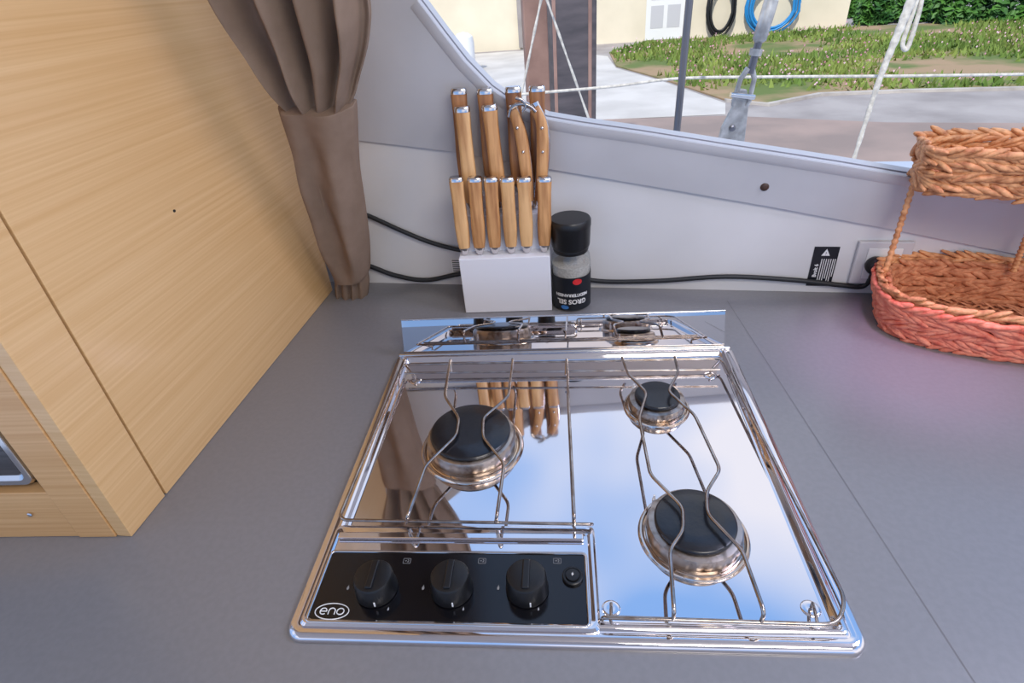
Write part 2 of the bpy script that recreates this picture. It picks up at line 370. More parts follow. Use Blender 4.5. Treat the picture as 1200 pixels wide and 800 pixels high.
for kx in (441,529,617):
    c=G(kx+1,690,pt)
    bm=bmesh.new(); lathe(bm,c,[(kr*.9,-.0003),(kr*1.02,.001),(kr*1.02,.004),(kr*.98,.006),(kr*.95,.019),(kr*.88,.0215),(kr*.7,.0225),(.001,.0228)],40)
    kb=make('knob',bm,m_knob,hob,smooth=40)
    bm=bmesh.new(); box(bm,c+Vector((0,0,.0232)),XYZ,(.007,kr*1.5,.0035)); make('grip',bm,m_knob,kb,bevel=.0012)
    bm=bmesh.new(); box(bm,c+Vector((.004,-kr*1.0,.006)),XYZ,(.0012,.001,.005)); make('pointer',bm,m_white,kb)
    c2=G(kx+36,657,pt)
    bm=bmesh.new(); tube(bm,rrect(c2.x-.0036,c2.x+.0036,c2.y-.0028,c2.y+.0028,.0005,pt,2),.00018,4,closed=True); make('burner_symbol',bm,m_grey_ink,pn)
    text('burner_symbol_mark','+2',.0042,m_grey_ink,pn,c2,(1,0,0),(0,1,0))
    for fx,fy,sc_ in ((kx-33,688,.8),(kx+14,713,.55)):
        c3=G(fx,fy,pt); bm=bmesh.new()
        pts=[(0,-3),(1.3,-2.4),(1.7,-1),(1.2,.5),(.5,1.6),(.2,3.2),(-.5,1.6),(-1.2,.4),(-1.6,-1),(-1.2,-2.4)]
        bm.faces.new([bm.verts.new(c3+Vector((a*.0009*sc_,b*.0011*sc_,0))) for a,b in pts]); make('flame_symbol',bm,m_grey_ink,pn)
c=G(671,676,pt); bm=bmesh.new(); lathe(bm,c,[(.0098,-.0003),(.0098,.0022),(.0088,.003),(.0078,.003),(.0075,.0022),(.0068,.0022),(.0062,.0042),(.001,.0046)],32); bt=make('ignition_button',bm,m_knob,hob,smooth=35)
bm=bmesh.new(); bm.faces.new([bm.verts.new(c+Vector((a*.0006,b*.0006,.0050))) for a,b in ((1,4),(-2.2,-.6),(-.2,-.4),(-1,-4),(2.2,.8),(.2,.5))]); make('spark_symbol',bm,m_white,bt)
c=G(389,716,pt); bm=bmesh.new(); tube(bm,[c+Vector((.0160*math.cos(a),.0078*math.sin(a),0)) for a in [2*PI*i/40 for i in range(40)]],.00045,5,closed=True); make('maker_oval',bm,m_white,pn)
# linked rounded lettering: e n o
LT=[]
def arc(cx,cy,rx,ry,a,b,n=14): return [c+Vector((cx+rx*math.cos(math.radians(a+(b-a)*i/n)),cy+ry*math.sin(math.radians(a+(b-a)*i/n)),.0001)) for i in range(n+1)]
LT.append([c+Vector((-.0112,0,.0001)),c+Vector((-.0050,0,.0001))]+arc(-.0081,0,.0031,.0030,0,310))
LT.append([c+Vector((-.0030,-.0030,.0001))]+arc(0,.0004,.0030,.0027,180,0)+[c+Vector((.0030,-.0030,.0001))])
LT.append(arc(.0081,0,.0033,.0030,0,360,20))
bm=bmesh.new()
for L_ in LT: tube(bm,L_,.00052,5)
make('maker_lettering',bm,m_white,pn)
# burners
def burner(cpx, R, rc, zc):
    c=G(cpx[0],cpx[1],.0036)
    b=bpy.data.objects.new('burner',None); C.objects.link(b); b.location=c-hob.location; b.parent=hob
    def mk(nm,bm,m):
        bmesh.ops.recalc_face_normals(bm,faces=bm.faces[:]); me=bpy.data.meshes.new(nm); bm.to_mesh(me); bm.free(); me.materials.append(m)
        for q in me.polygons: q.use_smooth=True
        me.set_sharp_from_angle(angle=math.radians(35)); o=bpy.data.objects.new(nm,me); C.objects.link(o); o.parent=b
    O=(0,0,0)
    bm=bmesh.new(); lathe(bm,O,[(R,0),(R*.99,.0015),(R*.965,.003),(R*.93,.003),(R*.89,.0008),(R*.87,.0012),(R*.86,.0025),(R*.70,.004)],64); mk('drip_ring',bm,m_ring)
    n=96; zb=zc-.0055; prof=[(R*.84,.003),(R*.85,.006),(R*.86,.008),(R*.855,zb-.005),(R*.82,zb-.0015),(rc*.985,zb)]
    bm=bmesh.new(); rings=[]
    for i,(r,z) in enumerate(prof):
        rings.append([Vector(((r-(.0012 if (j%4<1 and i in (2,3)) else 0))*math.cos(2*PI*j/n),(r-(.0012 if (j%4<1 and i in (2,3)) else 0))*math.sin(2*PI*j/n),z)) for j in range(n)])
    loft(bm,rings); mk('flame_crown',bm,m_alu)
    bm=bmesh.new(); lathe(bm,O,[(rc*.95,zb+.0002),(rc*.995,zb+.0010),(rc,zb+.0035),(rc*.985,zc-.0008),(rc*.95,zc),(rc*.5,zc+.0003),(.001,zc+.0003)],64); mk('cap',bm,m_cap)
    for an in (2.3,):
        bm=bmesh.new(); lathe(bm,(R*.93*math.cos(an),R*.93*math.sin(an),.003),[(.0022,0),(.0022,.008),(.0012,.009),(.0012,.013),(.0004,.0135)],12); mk('igniter',bm,m_plate)
burner((554,523),.0635,.0490,.028)
burner((812,627),.0545,.0395,.025)
burner((769,477),.0420,.0285,.022)
for dx,dy in ((487,446),(832,440),(716,713),(950,713)):
    c=G(dx,dy,.0036); bm=bmesh.new(); lathe(bm,c,[(.0085,0),(.0078,.0007),(.006,.0010),(.003,.0008)],28); make('foot_cup',bm,m_steel,hob,smooth=60)
# splash guard
lean=math.radians(13); hS=.056; yb=DH-.006; dirS=Vector((0,math.sin(lean),math.cos(lean))); nS=Vector((0,-math.cos(lean),math.sin(lean)))
bm=bmesh.new()
b0=Vector((-.240,yb,.0085)); 
slab(bm,[b0,b0+Vector((.480,0,0)),b0+Vector((.478,0,0))+dirS*hS,b0+Vector((.002,0,0))+dirS*hS],-nS*.0015); sg=make('splash_guard',bm,m_mirror,hob)
bm=bmesh.new(); tube(bm,[b0+dirS*hS+Vector((.002,0,0)),b0+dirS*hS+Vector((.478,0,0))],.0013,8); make('rolled_edge',bm,m_steel2,sg,smooth=60)
bm=bmesh.new(); tube(bm,[b0+Vector((-.006,-.004,.001)),b0+Vector((.486,-.004,.001))],.003,10); make('hinge_rod',bm,m_steel2,sg,smooth=60)
# pan support
ps=thing('pan_support','bent steel wire pan support lying over the three burners','pan support',(0.03,DH/2,.004))
zf=.018; zt=.036
def gp(l): return [G(x,y,z) for x,y,z in l]
def fillet(P, r=.01, n=5):
    out=[P[0]]
    for a,b,c in zip(P,P[1:],P[2:]):
        u=(a-b).normalized(); v=(c-b).normalized(); k=min(r,(a-b).length*.45,(c-b).length*.45)
        s=b+u*k; t=b+v*k
        for i in range(n+1):
            q=i/n; out.append((1-q)**2*s+2*q*(1-q)*b+q*q*t)
    out.append(P[-1]); return out
bm=bmesh.new(); tube(bm,fillet(gp([(706,726,.006),(706,723,zf),(982,732,zf),(991,702,zf),(846,420,zf),(472,427,zf),(396,609,zf),(691,614,zf),(694,614,.013)]),.012),.0018,8); make('frame_wire',bm,m_wire,ps,smooth=60)
bm=bmesh.new(); tube(bm,fillet(gp([(663,440,zf),(664,419,zt-.004),(673,606,zt-.004),(673,614,zf)]),.006),.0017,8); make('centre_wire',bm,m_wire,ps,smooth=60)
bm=bmesh.new(); tube(bm,gp([(474,437,zf),(844,433,zf)]),.0015,8); make('cross_wire',bm,m_wire,ps,smooth=60)
sup=[[(529,436,zf),(528,419,zt),(521,464,zt),(538,490,zt),(535,510,zt),(499,545,zt),(477,606,zt),(476,612,zf)],
[(600,434,zf),(601,418,zt),(596,464,zt),(566,490,zt),(566,512,zt),(591,543,zt),(582,606,zt),(581,612,zf)],
[(733,430,zf),(728,416,zt),(736,438,zt),(758,460,zt),(749,490,zt),(762,556,zt),(800,594,zt),(801,620,zt),(785,644,zt),(790,718,zt),(789,725,zf)],
[(794,430,zf),(790,415,zt),(795,436,zt),(783,458,zt),(814,486,zt),(844,550,zt),(828,576,zt),(829,602,zt),(870,645,zt),(896,718,zt),(892,728,zf)]]
for s_ in sup:
    bm=bmesh.new(); tube(bm,fillet(gp(s_),.008,4),.0019,8); make('support_wire',bm,m_wire,ps,smooth=60)
for dx,dy in ((487,446),(832,440),(716,713),(950,713)):
    c=G(dx,dy,.0036); bm=bmesh.new(); 
    tgt={487:(474,427),832:(846,420),716:(716,723),950:(958,731)}[dx]; q=G(tgt[0],tgt[1],zf)
    tube(bm,[c+Z*.0025,c+Z*.008,c.lerp(q,.5)+Z*.005,q],.0015,8); make('foot',bm,m_wire,ps,smooth=60)
# ---------------------------------------------------------------- knife block
Bf0=G(546,367); Bf1=G(645,364); kx=(Bf1-Bf0).normalized(); ky=Vector((-kx.y,kx.x,0)); kw=(Bf1-Bf0).length
kw*=1.02
h1=V(594,302,Bf0,ky).z; h2=.165; h3=.19
def kp(a,d,z): return Bf0+kx*a+ky*d+Z*z
bm=bmesh.new()
prof=[(0,.0005),(0,h1),(.025,h1+.003),(.027,h2),(.049,h2+.002),(.051,h3),(.074,h3),(.074,.0005)]
slab(bm,[kp(0,d,z) for d,z in prof],kx*kw)
kb=tag(make('knife_block',bm,m_block,bevel=.0012),'white stepped knife block full of wooden handled knives behind the hob','knife block')
def knife(px0,px1,d,zb,w,t,label,m=m_handle,group=None):
    Pp=Bf0+ky*d
    a=V(px0[0],px0[1],Pp,ky); b=V(px1[0],px1[1],Pp,ky)
    if zb is not None:
        k=(zb-a.z)/(b.z-a.z); a=a.lerp(b,k)
    ax=(b-a); L=ax.length; u=ax/L
    sx=(kx-u*kx.dot(u)).normalized(); sy=sx.cross(u)
    T=thing('kitchen_knife',label,'knife',a,group)
    def sec(q,ww,tt): 
        out=[]
        for i in range(16):
            an=2*PI*i/16; cx_,cy_=math.cos(an),math.sin(an)
            f_=lambda v:(abs(v)**.6)*(1 if v>=0 else -1)
            out.append(a+u*L*q+sx*ww*.5*f_(cx_)+sy*tt*.5*f_(cy_))
        return out
    bm=bmesh.new(); loft(bm,[sec(0,w*.35,t*.3),sec(.03,w*.55,t*.5),sec(.10,w*.78,t*.85)]); make('bolster',bm,m_steel2,T,smooth=50)
    bm=bmesh.new(); loft(bm,[sec(.101,w*.80,t*.88),sec(.2,w*.92,t*.95),sec(.4,w*1.0,t),sec(.6,w*.93,t),sec(.8,w*.92,t),sec(.95,w*1.0,t)]); make('handle',bm,m,T,smooth=50)
    bm=bmesh.new(); loft(bm,[sec(.951,w*1.0,t),sec(.985,w*.98,t*.98),sec(1,w*.85,t*.8)]); make('end_cap',bm,m_steel2,T,smooth=50)
ordn=['leftmost','second from left','third from left','fourth from left','fifth from left','rightmost']
for i,(a,b) in enumerate(zip([546,563,581,600,618,638],[534,556,575,594,614,638])):
    knife((a,302),(b,207),.012,h1+.0035,.0225,.016,ordn[i]+' of the six short knives in the low front row of the block',[m_handle1,m_handle,m_handle,m_handle1,m_handle1,m_handle][i],group='short knives in the front row')
knife((550,208),(541,124),.038,h2+.004,.0235,.017,'left one of the two long handled knives in the middle row of the block',m_handle1,group='long knives in the middle row')
knife((583,208),(573,122),.038,h2+.004,.0235,.017,'right one of the two long handled knives in the middle row beside the scissors',group='long knives in the middle row')
for i,(a,b,yt) in enumerate(((546,537,103),(576,568,103),(607,601,101),(632,629,100))):
    knife((a,208),(b,yt),.060,h3+.0005,.0245,.016,['leftmost','second from left','third from left','rightmost'][i]+' of the four tallest knives in the back row of the block',m_handle2,group='tall knives in the back row')
# kitchen scissors
def kv(x,y,o=0): return V(x,y,Bf0+ky*(.040-o),ky)
T=thing('kitchen_scissors','steel kitchen scissors with riveted wooden grips standing at the right of the block','scissors',kv(622,235))
def blade_bar(pts,w,t,m,nm,o=0,taper=.4):
    P=cr([kv(a,b,o) for a,b in pts],6); bm=bmesh.new(); rings=[]
    for i,q in enumerate(P):
        a_=P[max(i-1,0)]; b_=P[min(i+1,len(P)-1)]; t_=(b_-a_).normalized(); s_=t_.cross(ky).normalized(); k=i/(len(P)-1); ww=w*((1-taper)+taper*math.sin(PI*min(1,k*1.1+.05)))
        f_=lambda v:(abs(v)**.7)*(1 if v>=0 else -1)
        rings.append([q+s_*ww*f_(math.cos(2*PI*j/14))+ky*t*f_(math.sin(2*PI*j/14)) for j in range(14)])
    loft(bm,rings); return make(nm,bm,m,T,smooth=60)
blade_bar([(622,240),(618,205),(612,165),(606,140),(600,122)],.0104,.0034,m_steel2,'steel_shank')
blade_bar([(630,240),(635,205),(637,165),(634,140),(626,120)],.0104,.0034,m_steel2,'steel_shank')
blade_bar([(620,234),(617,205),(612,166),(606,142),(600,128)],.0096,.0085,m_handle,'grip',taper=.2)
blade_bar([(632,234),(635,205),(636,166),(634,142),(626,126)],.0096,.0085,m_handle,'grip',taper=.2)
blade_bar([(596,137),(599,127),(609,122),(620,124),(628,131)],.0026,.0022,m_wire,'handle_bow',o=.0115,taper=.2)
blade_bar([(604,115),(611,117),(616,124),(612,131)],.0022,.0018,m_wire,'spring',o=.012,taper=.2)
for q in ((606,150),(613,178),(617,208),(635,150),(636,178),(635,208)):
    c=kv(*q,.0092); bm=bmesh.new(); ellipsoid(bm,c,(ky,kx,Z),(.0016,.0026,.0026)); make('rivet',bm,m_steel2,T,smooth=80)
c=kv(626,238); bm=bmesh.new(); tube(bm,[c,Vector((c.x,c.y,h2+.0045))],.004,10); make('blade_root',bm,m_steel2,T,smooth=60)
# ---------------------------------------------------------------- salt grinder
jc=G(670,355); jr=.0325
def jz(y): return V(670,y,jc-F0*jr*.6,F0).z
ht=jz(260)
J=thing('salt_grinder','glass salt grinder with black cap standing right of the knife block','grinder',jc)
zn=jz(298); zl=jz(312)
bm=bmesh.new(); lathe(bm,jc,[(jr*.9,.0005),(jr,.004),(jr,zn-.02),(jr*.95,zn-.008),(jr*.86,zn-.001)],48); make('glass_body',bm,m_jar,J,smooth=50)
bm=bmesh.new(); lathe(bm,jc,[(jr*.86,.002),(jr*.95,.005),(jr*.95,zl),(jr*.5,zl+.001),(.001,zl+.001)],40); make('salt',bm,m_salt,J,smooth=50)
bm=bmesh.new(); lathe(bm,jc,[(jr*.86,zn-.0005),(jr*.90,zn+.003),(jr*.88,zn+.006),(jr*.94,zn+.008),(jr*.97,zn+.012),(jr*1.0,ht-.014),(jr*1.02,ht-.012),(jr*1.02,ht-.003),(jr*.96,ht),(.001,ht)],48); make('cap',bm,m_knob,J,smooth=35)
zlt=jz(322)
lb=bmesh.new(); lathe(lb,jc,[(jr+.0004,.004),(jr+.0004,zlt)],48,cap=False); lab=make('label',lb,m_label,J,smooth=60)
vd=(CAM-jc); vd.z=0; vd.normalize(); a0=math.atan2(vd.y,vd.x)
def bend(zc_,flip,r=jr+.0009,ox=0):
    def fn_(x,y):
        if flip: x,y=-x,-y
        an=a0+(x+ox)/r; return Vector((jc.x+r*math.cos(an),jc.y+r*math.sin(an),zc_+y))
    return fn_
text('label_text','GROS SEL',.0118,m_white,lab,(0,0,0),(1,0,0),(0,1,0),bend(.021,True),bold=.0004)
text('label_text','MEDITERRANEEN',.0074,m_white,lab,(0,0,0),(1,0,0),(0,1,0),bend(.033,True),bold=.0003)
bm=bmesh.new(); f2=bend(zlt-.007,False,ox=.010); bm.faces.new([bm.verts.new(f2(.008*math.cos(2*PI*i/20),.0055*math.sin(2*PI*i/20))) for i in range(20)]); make('label_seal',bm,m_red,lab)
bm=bmesh.new(); f2=bend(.010,False,ox=-.012); bm.faces.new([bm.verts.new(f2(.007*math.cos(2*PI*i/20),.004*math.sin(2*PI*i/20))) for i in range(20)]); make('label_dot',bm,m_blue,lab)
# ---------------------------------------------------------------- cables, sticker, socket, plug
def wv(x,y,o=.005): return V(x,y,A-nO*o,nO)
bm=bmesh.new(); tube(bm,cr([wv(395,240,.006),wv(430,252,.006),wv(470,270,.006),wv(505,284,.006),wv(545,294,.007),wv(600,300,.007),wv(660,318,.006),wv(700,329,.0055),wv(770,329,.0055),wv(850,324,.0055),wv(930,328,.0055),wv(985,334,.0055),wv(1006,336,.0055),wv(1016,332,.007),wv(1022,322,.014),wv(1024,310,.026)],8),.0042,8)
tag(make('power_cable',bm,m_cable,smooth=60),'dark grey cable running along the wall to the black plug','cable')
bm=bmesh.new(); tube(bm,cr([wv(405,300,.006),wv(437,313,.006),wv(465,323,.006),wv(500,328,.006),wv(545,320,.006),wv(600,318,.008),wv(640,322,.012)],8),.0045,8)
tag(make('power_cable',bm,m_cable,smooth=60),'short dark cable low on the wall between curtain and knife block','cable')
so=thing('wall_socket','white square wall socket behind the woven basket','socket',wv(1030,305,0))
cs=wv(1031,305,.0)
psz=(wv(1062,305,0)-wv(998,305,0)).length; phz=wv(1030,281,0).z-wv(1030,330,0).z
zc_=(wv(1030,281,0).z+wv(1030,330,0).z)/2; cs.z=zc_
bm=bmesh.new(); box(bm,cs-nO*.0045,(e,nO,Z),(psz,.008,phz)); make('face_plate',bm,m_socket,so,bevel=.002)
bm=bmesh.new(); box(bm,cs-nO*.0095,(e,nO,Z),(psz*.62,.0018,phz*.72)); make('insert',bm,m_plate,so,bevel=.0008)
pl=thing('power_plug','black round power plug pushed into the white wall socket','plug',cs-nO*.012)
def cyl(bm,c,d,prof,n=28):
    u=d.orthogonal().normalized(); w=d.cross(u)
    loft(bm,[[c+d*h+(u*math.cos(2*PI*i/n)+w*math.sin(2*PI*i/n))*r for i in range(n)] for r,h in prof])
cp=wv(1024,309,.0108)
bm=bmesh.new(); cyl(bm,cp,-nO,[(.013,0),(.0145,.003),(.0145,.010),(.010,.016),(.006,.018)]); make('plug_body',bm,m_knob,pl,smooth=40)
s0=wv(955,289,.0008); s1=wv(985,289,.0008); s3=wv(953,336,.0008)
wS=(s1-s0).length; hSt=s0.z-s3.z-.002; o_=wl(sz_(s0)[0],s0.z,-.0008)
def st(a,b,o=0): return o_+e*a*wS-Z*b*hSt-nO*o
bm=bmesh.new(); slab(bm,[st(0,0),st(1,0),st(1,1),st(0,1)],nO*.0006)
sk=tag(make('warning_sticker',bm,m_label),'black warning sticker with white text on the wall left of the socket','sticker')
bm=bmesh.new(); bm.faces.new([bm.verts.new(st(a,b,.0003)) for a,b in ((.33,.22),(.67,.22),(.5,.05))])
make('warning_triangle',bm,m_white,sk)
text('warning_mark','!',.008,m_label,sk,st(.5,.17,.0005),e,Z)
text('sticker_text','Bvolt 6',.0082,m_white,sk,st(.24,.60,.0003),Z,-e,bold=.0003)
bm=bmesh.new()
for i,(x_,l_) in enumerate(((.38,.62),(.47,.55),(.56,.64),(.65,.5),(.74,.6),(.83,.62),(.91,.45))):
    bm.faces.new([bm.verts.new(st(a,b,.0003)) for a,b in ((x_,.30),(x_+.035,.30),(x_+.035,.30+l_),(x_,.30+l_))])
make('sticker_fine_print',bm,m_white,sk)
o_=wv(528,303,.0012); wS=.020; hSt=.028
bm=bmesh.new(); slab(bm,[st(0,0),st(1,0),st(1,1),st(0,1)],nO*.0005); s2k=tag(make('small_sticker',bm,m_plate),'small white printed sticker on the wall left of the knife block','sticker')
bm=bmesh.new()
for y_ in (.1,.25,.4,.55,.7,.85): bm.faces.new([bm.verts.new(st(a,b,.0004)) for a,b in ((.1,y_),(.85,y_),(.85,y_+.06),(.1,y_+.06))])
make('sticker_fine_print',bm,m_label,s2k)
c=puxy(896,219,-.0005); bm=bmesh.new(); ellipsoid(bm,c,(-nU,e,nU.cross(e)),(.003,.0065,.0065),20,8); tag(make('screw_cap',bm,m_brown,smooth=80),'small round brown screw cap on the sill below the window','screw cap')
# ---------------------------------------------------------------- woven two tier basket
ang=math.radians(-25)
u1=R0*math.cos(ang)+F0*math.sin(ang); v1=Z.cross(u1)
Lp=G(1017,356); Fp=G(1200,432); al,bl=.206,.100
cu_=Lp.dot(u1)+al-.006; cv_=Fp.dot(v1)+bl
bc0=u1*cu_+v1*cv_; bc0.z=0
ov_=(bc0-A).dot(nO)+math.sqrt((al*u1.dot(nO))**2+(bl*v1.dot(nO))**2)+.008
if ov_>0: bc0=bc0-nO*ov_
ba=thing('woven_basket','two tier woven fibre basket with coral painted lower tray at the right','basket',bc0)
def opath(a,b,z,n,ex=3.2,dv=0):
    out=[]
    for i in range(n):
        t=2*PI*i/n; cx_=abs(math.cos(t))**(2/ex)*(1 if math.cos(t)>=0 else -1); sy_=abs(math.sin(t))**(2/ex)*(1 if math.sin(t)>=0 else -1)
        out.append(bc0+u1*a*cx_+v1*(b*sy_+dv)+Z*z)
    return out
def resample(P,step):
    k=len(P); L=[0]
    for i in range(k): L.append(L[-1]+(P[(i+1)%k]-P[i]).length)
    n=max(8,int(L[-1]/step)); out=[]; j=0
    for i in range(n):
        d=L[-1]*i/n
        while L[j+1]<d: j+=1
        out.append(P[j%k].lerp(P[(j+1)%k],(d-L[j])/(L[j+1]-L[j]+1e-9)))
    return out
def braid(bm,P,h,step=.0150,th_=.0050,flip=1):
    P=resample(P,step); n=len(P)
    for i,q in enumerate(P):
        t=(P[(i+1)%n]-P[(i-1)%n]).normalized(); nn=Vector((t.y,-t.x,0)).normalized()
        for sg_ in (1,-1):
            an=math.radians(18)*sg_*flip; d=(t*math.cos(an)+Z*math.sin(an)).normalized(); w=nn.cross(d).normalized()
            jt=random.uniform(-.25,.25); d=(d+Z*jt).normalized()
            ellipsoid(bm,q+Z*(sg_*h*.23+random.uniform(-.0015,.0015))+nn*(.0015*sg_+random.uniform(-.0015,.0015))+t*(step*.3*sg_),(d,w,nn),(step*1.15*random.uniform(.8,1.3),h*.27*random.uniform(.85,1.1),th_),8,6)
hb=.0180
bm=bmesh.new()
for i in range(4):
    k=i/3; braid(bm,opath(al-.014+.014*k,bl-.014+.012*k,.009+hb*.86*i,240),hb,flip=1 if i%2 else -1)
make('lower_tray',bm,m_braid_pk,ba,smooth=80)
bm=bmesh.new(); braid(bm,opath(al-.004,bl-.006,.009+hb*.86*4-.003,240),hb*.75); make('lower_rim',bm,m_braid,ba,smooth=80)
bm=bmesh.new()
for i in range(4): braid(bm,opath(al-.027+.010*i/3,bl-.025+.010*i/3,.012+hb*.83*i,240),hb)
make('lower_lining',bm,m_braid_in,ba,smooth=80)
bm=bmesh.new(); loft(bm,[opath(al-.024,bl-.022,.001,64),opath(al-.024,bl-.022,.004,64)])
for i in range(7): 
    f_=1-i/7; braid(bm,opath((al-.028)*f_,(bl-.026)*f_,.006,160),.006,.014,.004)
make('lower_base',bm,m_braid_in,ba,smooth=60)
dvu=.030; au,bu=.194,.052
fp_=V(1072,215,bc0-u1*au+v1*dvu,F0); zu=fp_.z
zu=min(max(zu,.18),.24)
bm=bmesh.new()
for i in range(4):
    k=i/3; braid(bm,opath(au-.004+.004*k,bu-.004+.004*k,zu+.008+hb*.86*i,240,6,dvu),hb*.95,flip=1 if i%2 else -1)
make('upper_tray',bm,m_braid,ba,smooth=80)
bm=bmesh.new(); loft(bm,[opath(au-.010,bu-.010,zu,64,6,dvu),opath(au-.010,bu-.010,zu+.004,64,6,dvu)])
for i in range(4):
    f_=1-i/4; braid(bm,opath((au-.014),(bu-.012)*f_,zu+.006,140,6,dvu),.006,.014,.004)
make('upper_base',bm,m_braid_in,ba,smooth=60)
def upright(a,b):
    pts=[]; rr=[]
    for i in range(61):
        pts.append(a.lerp(b,i/60)); rr.append(.0040+.0009*math.sin(i*1.9))
    bm=bmesh.new(); tube(bm,pts,rr,9); make('upright',bm,m_braid,ba,smooth=80)
zr_=.064
upright(bc0-u1*al*.955+v1*.01+Z*zr_, bc0-u1*au*.985+v1*dvu+Z*(zu+.02))
upright(bc0+u1*al*.955+v1*.01+Z*zr_, bc0+u1*au*.985+v1*dvu+Z*(zu+.02))
q_=G(1187,318,.064); upright(q_, V(1222,232,q_,F0))
# ---------------------------------------------------------------- outside
GZ=-1.25
def GO(x,y,z=0): return G(x,y,GZ+z)
m_conc=mat('concrete',(164,156,152),.9,0,(140,132,129),(1.5,1.5,1.5),.1)
m_path=mat('pale_path',(202,196,190),.9,0,(184,178,172),(1.5,1.5,1.5),.1)
m_kerb=mat('kerb_stone',(186,178,170),.9,0,(160,152,146),(4,4,4),.1)
m_quay=mat('quay',(160,138,128),.9,0,(136,120,113),(1.2,1.2,1.2),.1)
m_lawn=mat('lawn',(92,108,50),.95,0,(156,130,100),(.8,.8,.8),.3,lo=.40,hi=.56)
m_grass=mat('grass',(88,116,44),.85,0,(138,152,74),(1,1,1))
m_flower=mat('flower',(206,130,160),.8,0,(230,200,210),(3,3,3))
m_house=mat('render_cream',(226,214,190),.9,0,(214,202,178),(1,1,1))
m_leaf=mat('leaf',(36,80,28),.6,0,(80,128,46),(3,3,3))
m_deck=mat('deck_white',(226,226,228),.5)
m_post_b=mat('post_brown',(128,98,88),.7,0,(150,118,106),(6,6,6))
m_post_d=mat('post_dark',(62,57,60),.6,0,(86,78,80),(4,4,20))
m_rope=mat('rope',(206,200,190),.8,0,(170,164,156),(60,60,60),.4)
m_hose=mat('hose_blue',(40,130,190),.4)
m_door=mat('door_white',(226,224,222),.5)
m_sail=mat('rod_steel',(120,118,122),.3,.8)
m_plate2=mat('brushed_fitting',(200,196,192),.35,.5,(160,156,152),(40,40,40))
bm=bmesh.new(); slab(bm,[CF(-30,3,GZ),CF(40,3,GZ),CF(40,60,GZ),CF(-30,60,GZ)],-Z*.3); make('ground',bm,m_conc,struct=True)
bm=bmesh.new(); slab(bm,[GO(520,150,.003),GO(690,141,.003),GO(850,134,.003),GO(850,121,.003),GO(775,95,.003),GO(722,80,.003),GO(712,66,.003),GO(640,58,.003),GO(480,68,.003)],Z*.004); make('ground_path',bm,m_path,struct=True)
bm=bmesh.new(); slab(bm,[GO(1500,240,.004),GO(500,210,.004),GO(500,150,.004),GO(690,141,.004),GO(850,136,.004),GO(1040,144,.004),GO(1500,146,.004)],Z*.006); q=make('ground_quay',bm,m_quay,struct=True)
lawn_px=[(714,62),(722,78),(775,93),(850,118),(900,122),(960,110),(1060,106),(1200,103),(1500,100),(1500,18),(1200,24),(1000,32),(850,44),(760,48)]
bm=bmesh.new(); slab(bm,[GO(x,y,.004) for x,y in lawn_px],Z*.02); make('ground_lawn',bm,m_lawn,struct=True)
kp_=[(850,119),(900,124),(960,112),(1060,108),(1200,105),(1500,102)]
bm=bmesh.new()
rings=[]
for x,y in kp_:
    q=GO(x,y); rings.append([q-F0*.04,q-F0*.04+Z*.035,q+F0*.04+Z*.035,q+F0*.04])
loft(bm,rings); make('trim_2',bm,m_kerb,struct=True)
def inpoly(x,y,P):
    c=False; j=len(P)-1
    for i in range(len(P)):
        if (P[i][1]>y)!=(P[j][1]>y) and x<(P[j][0]-P[i][0])*(y-P[i][1])/(P[j][1]-P[i][1])+P[i][0]: c=not c
        j=i
    return c
LW=[GO(x,y) for x,y in lawn_px]; LP=[((q-CAM).dot(R0),(q-CAM).dot(F0)) for q in LW]
xs=[a for a,b in LP]; ys=[b for a,b in LP]; cnt=0; tries=0; bm=bmesh.new(); fb=bmesh.new()
while cnt<12000 and tries<95000:
    tries+=1
    X=random.uniform(0,min(max(xs),14)); Y=random.uniform(min(ys),max(ys)-.6)
    if not inpoly(X,Y+.2,LP) or not inpoly(X,Y,LP): continue
    if math.sin(X*1.7+Y*.6)+math.sin(Y*1.6-X*.5)+random.uniform(-.7,.7)<-.35: continue
    cnt+=1; q=CF(X,Y,GZ+.02); hgt=random.uniform(.02,.14); an=random.uniform(0,2*PI); wv_=Vector((math.cos(an),math.sin(an),0))*random.uniform(.015,.04)
    tipv=q+Z*hgt+Vector((random.uniform(-.06,.06),random.uniform(-.06,.06),0))
    bm.faces.new([bm.verts.new(v) for v in (q-wv_,q+wv_,tipv)])
    if cnt%24==0:
        s=.017; t_=tipv+Z*.02; fb.faces.new([fb.verts.new(t_+v*s) for v in (R0,Z,-R0,-Z)])
o=make('grass_blades',bm,m_grass); o['kind']='stuff'; tag(o,'tufts of green grass growing over the lawn beyond the quay','grass')
o=make('wild_flowers',fb,m_flower); o['kind']='stuff'; tag(o,'tiny pink flowers scattered through the grass of the lawn','flowers')
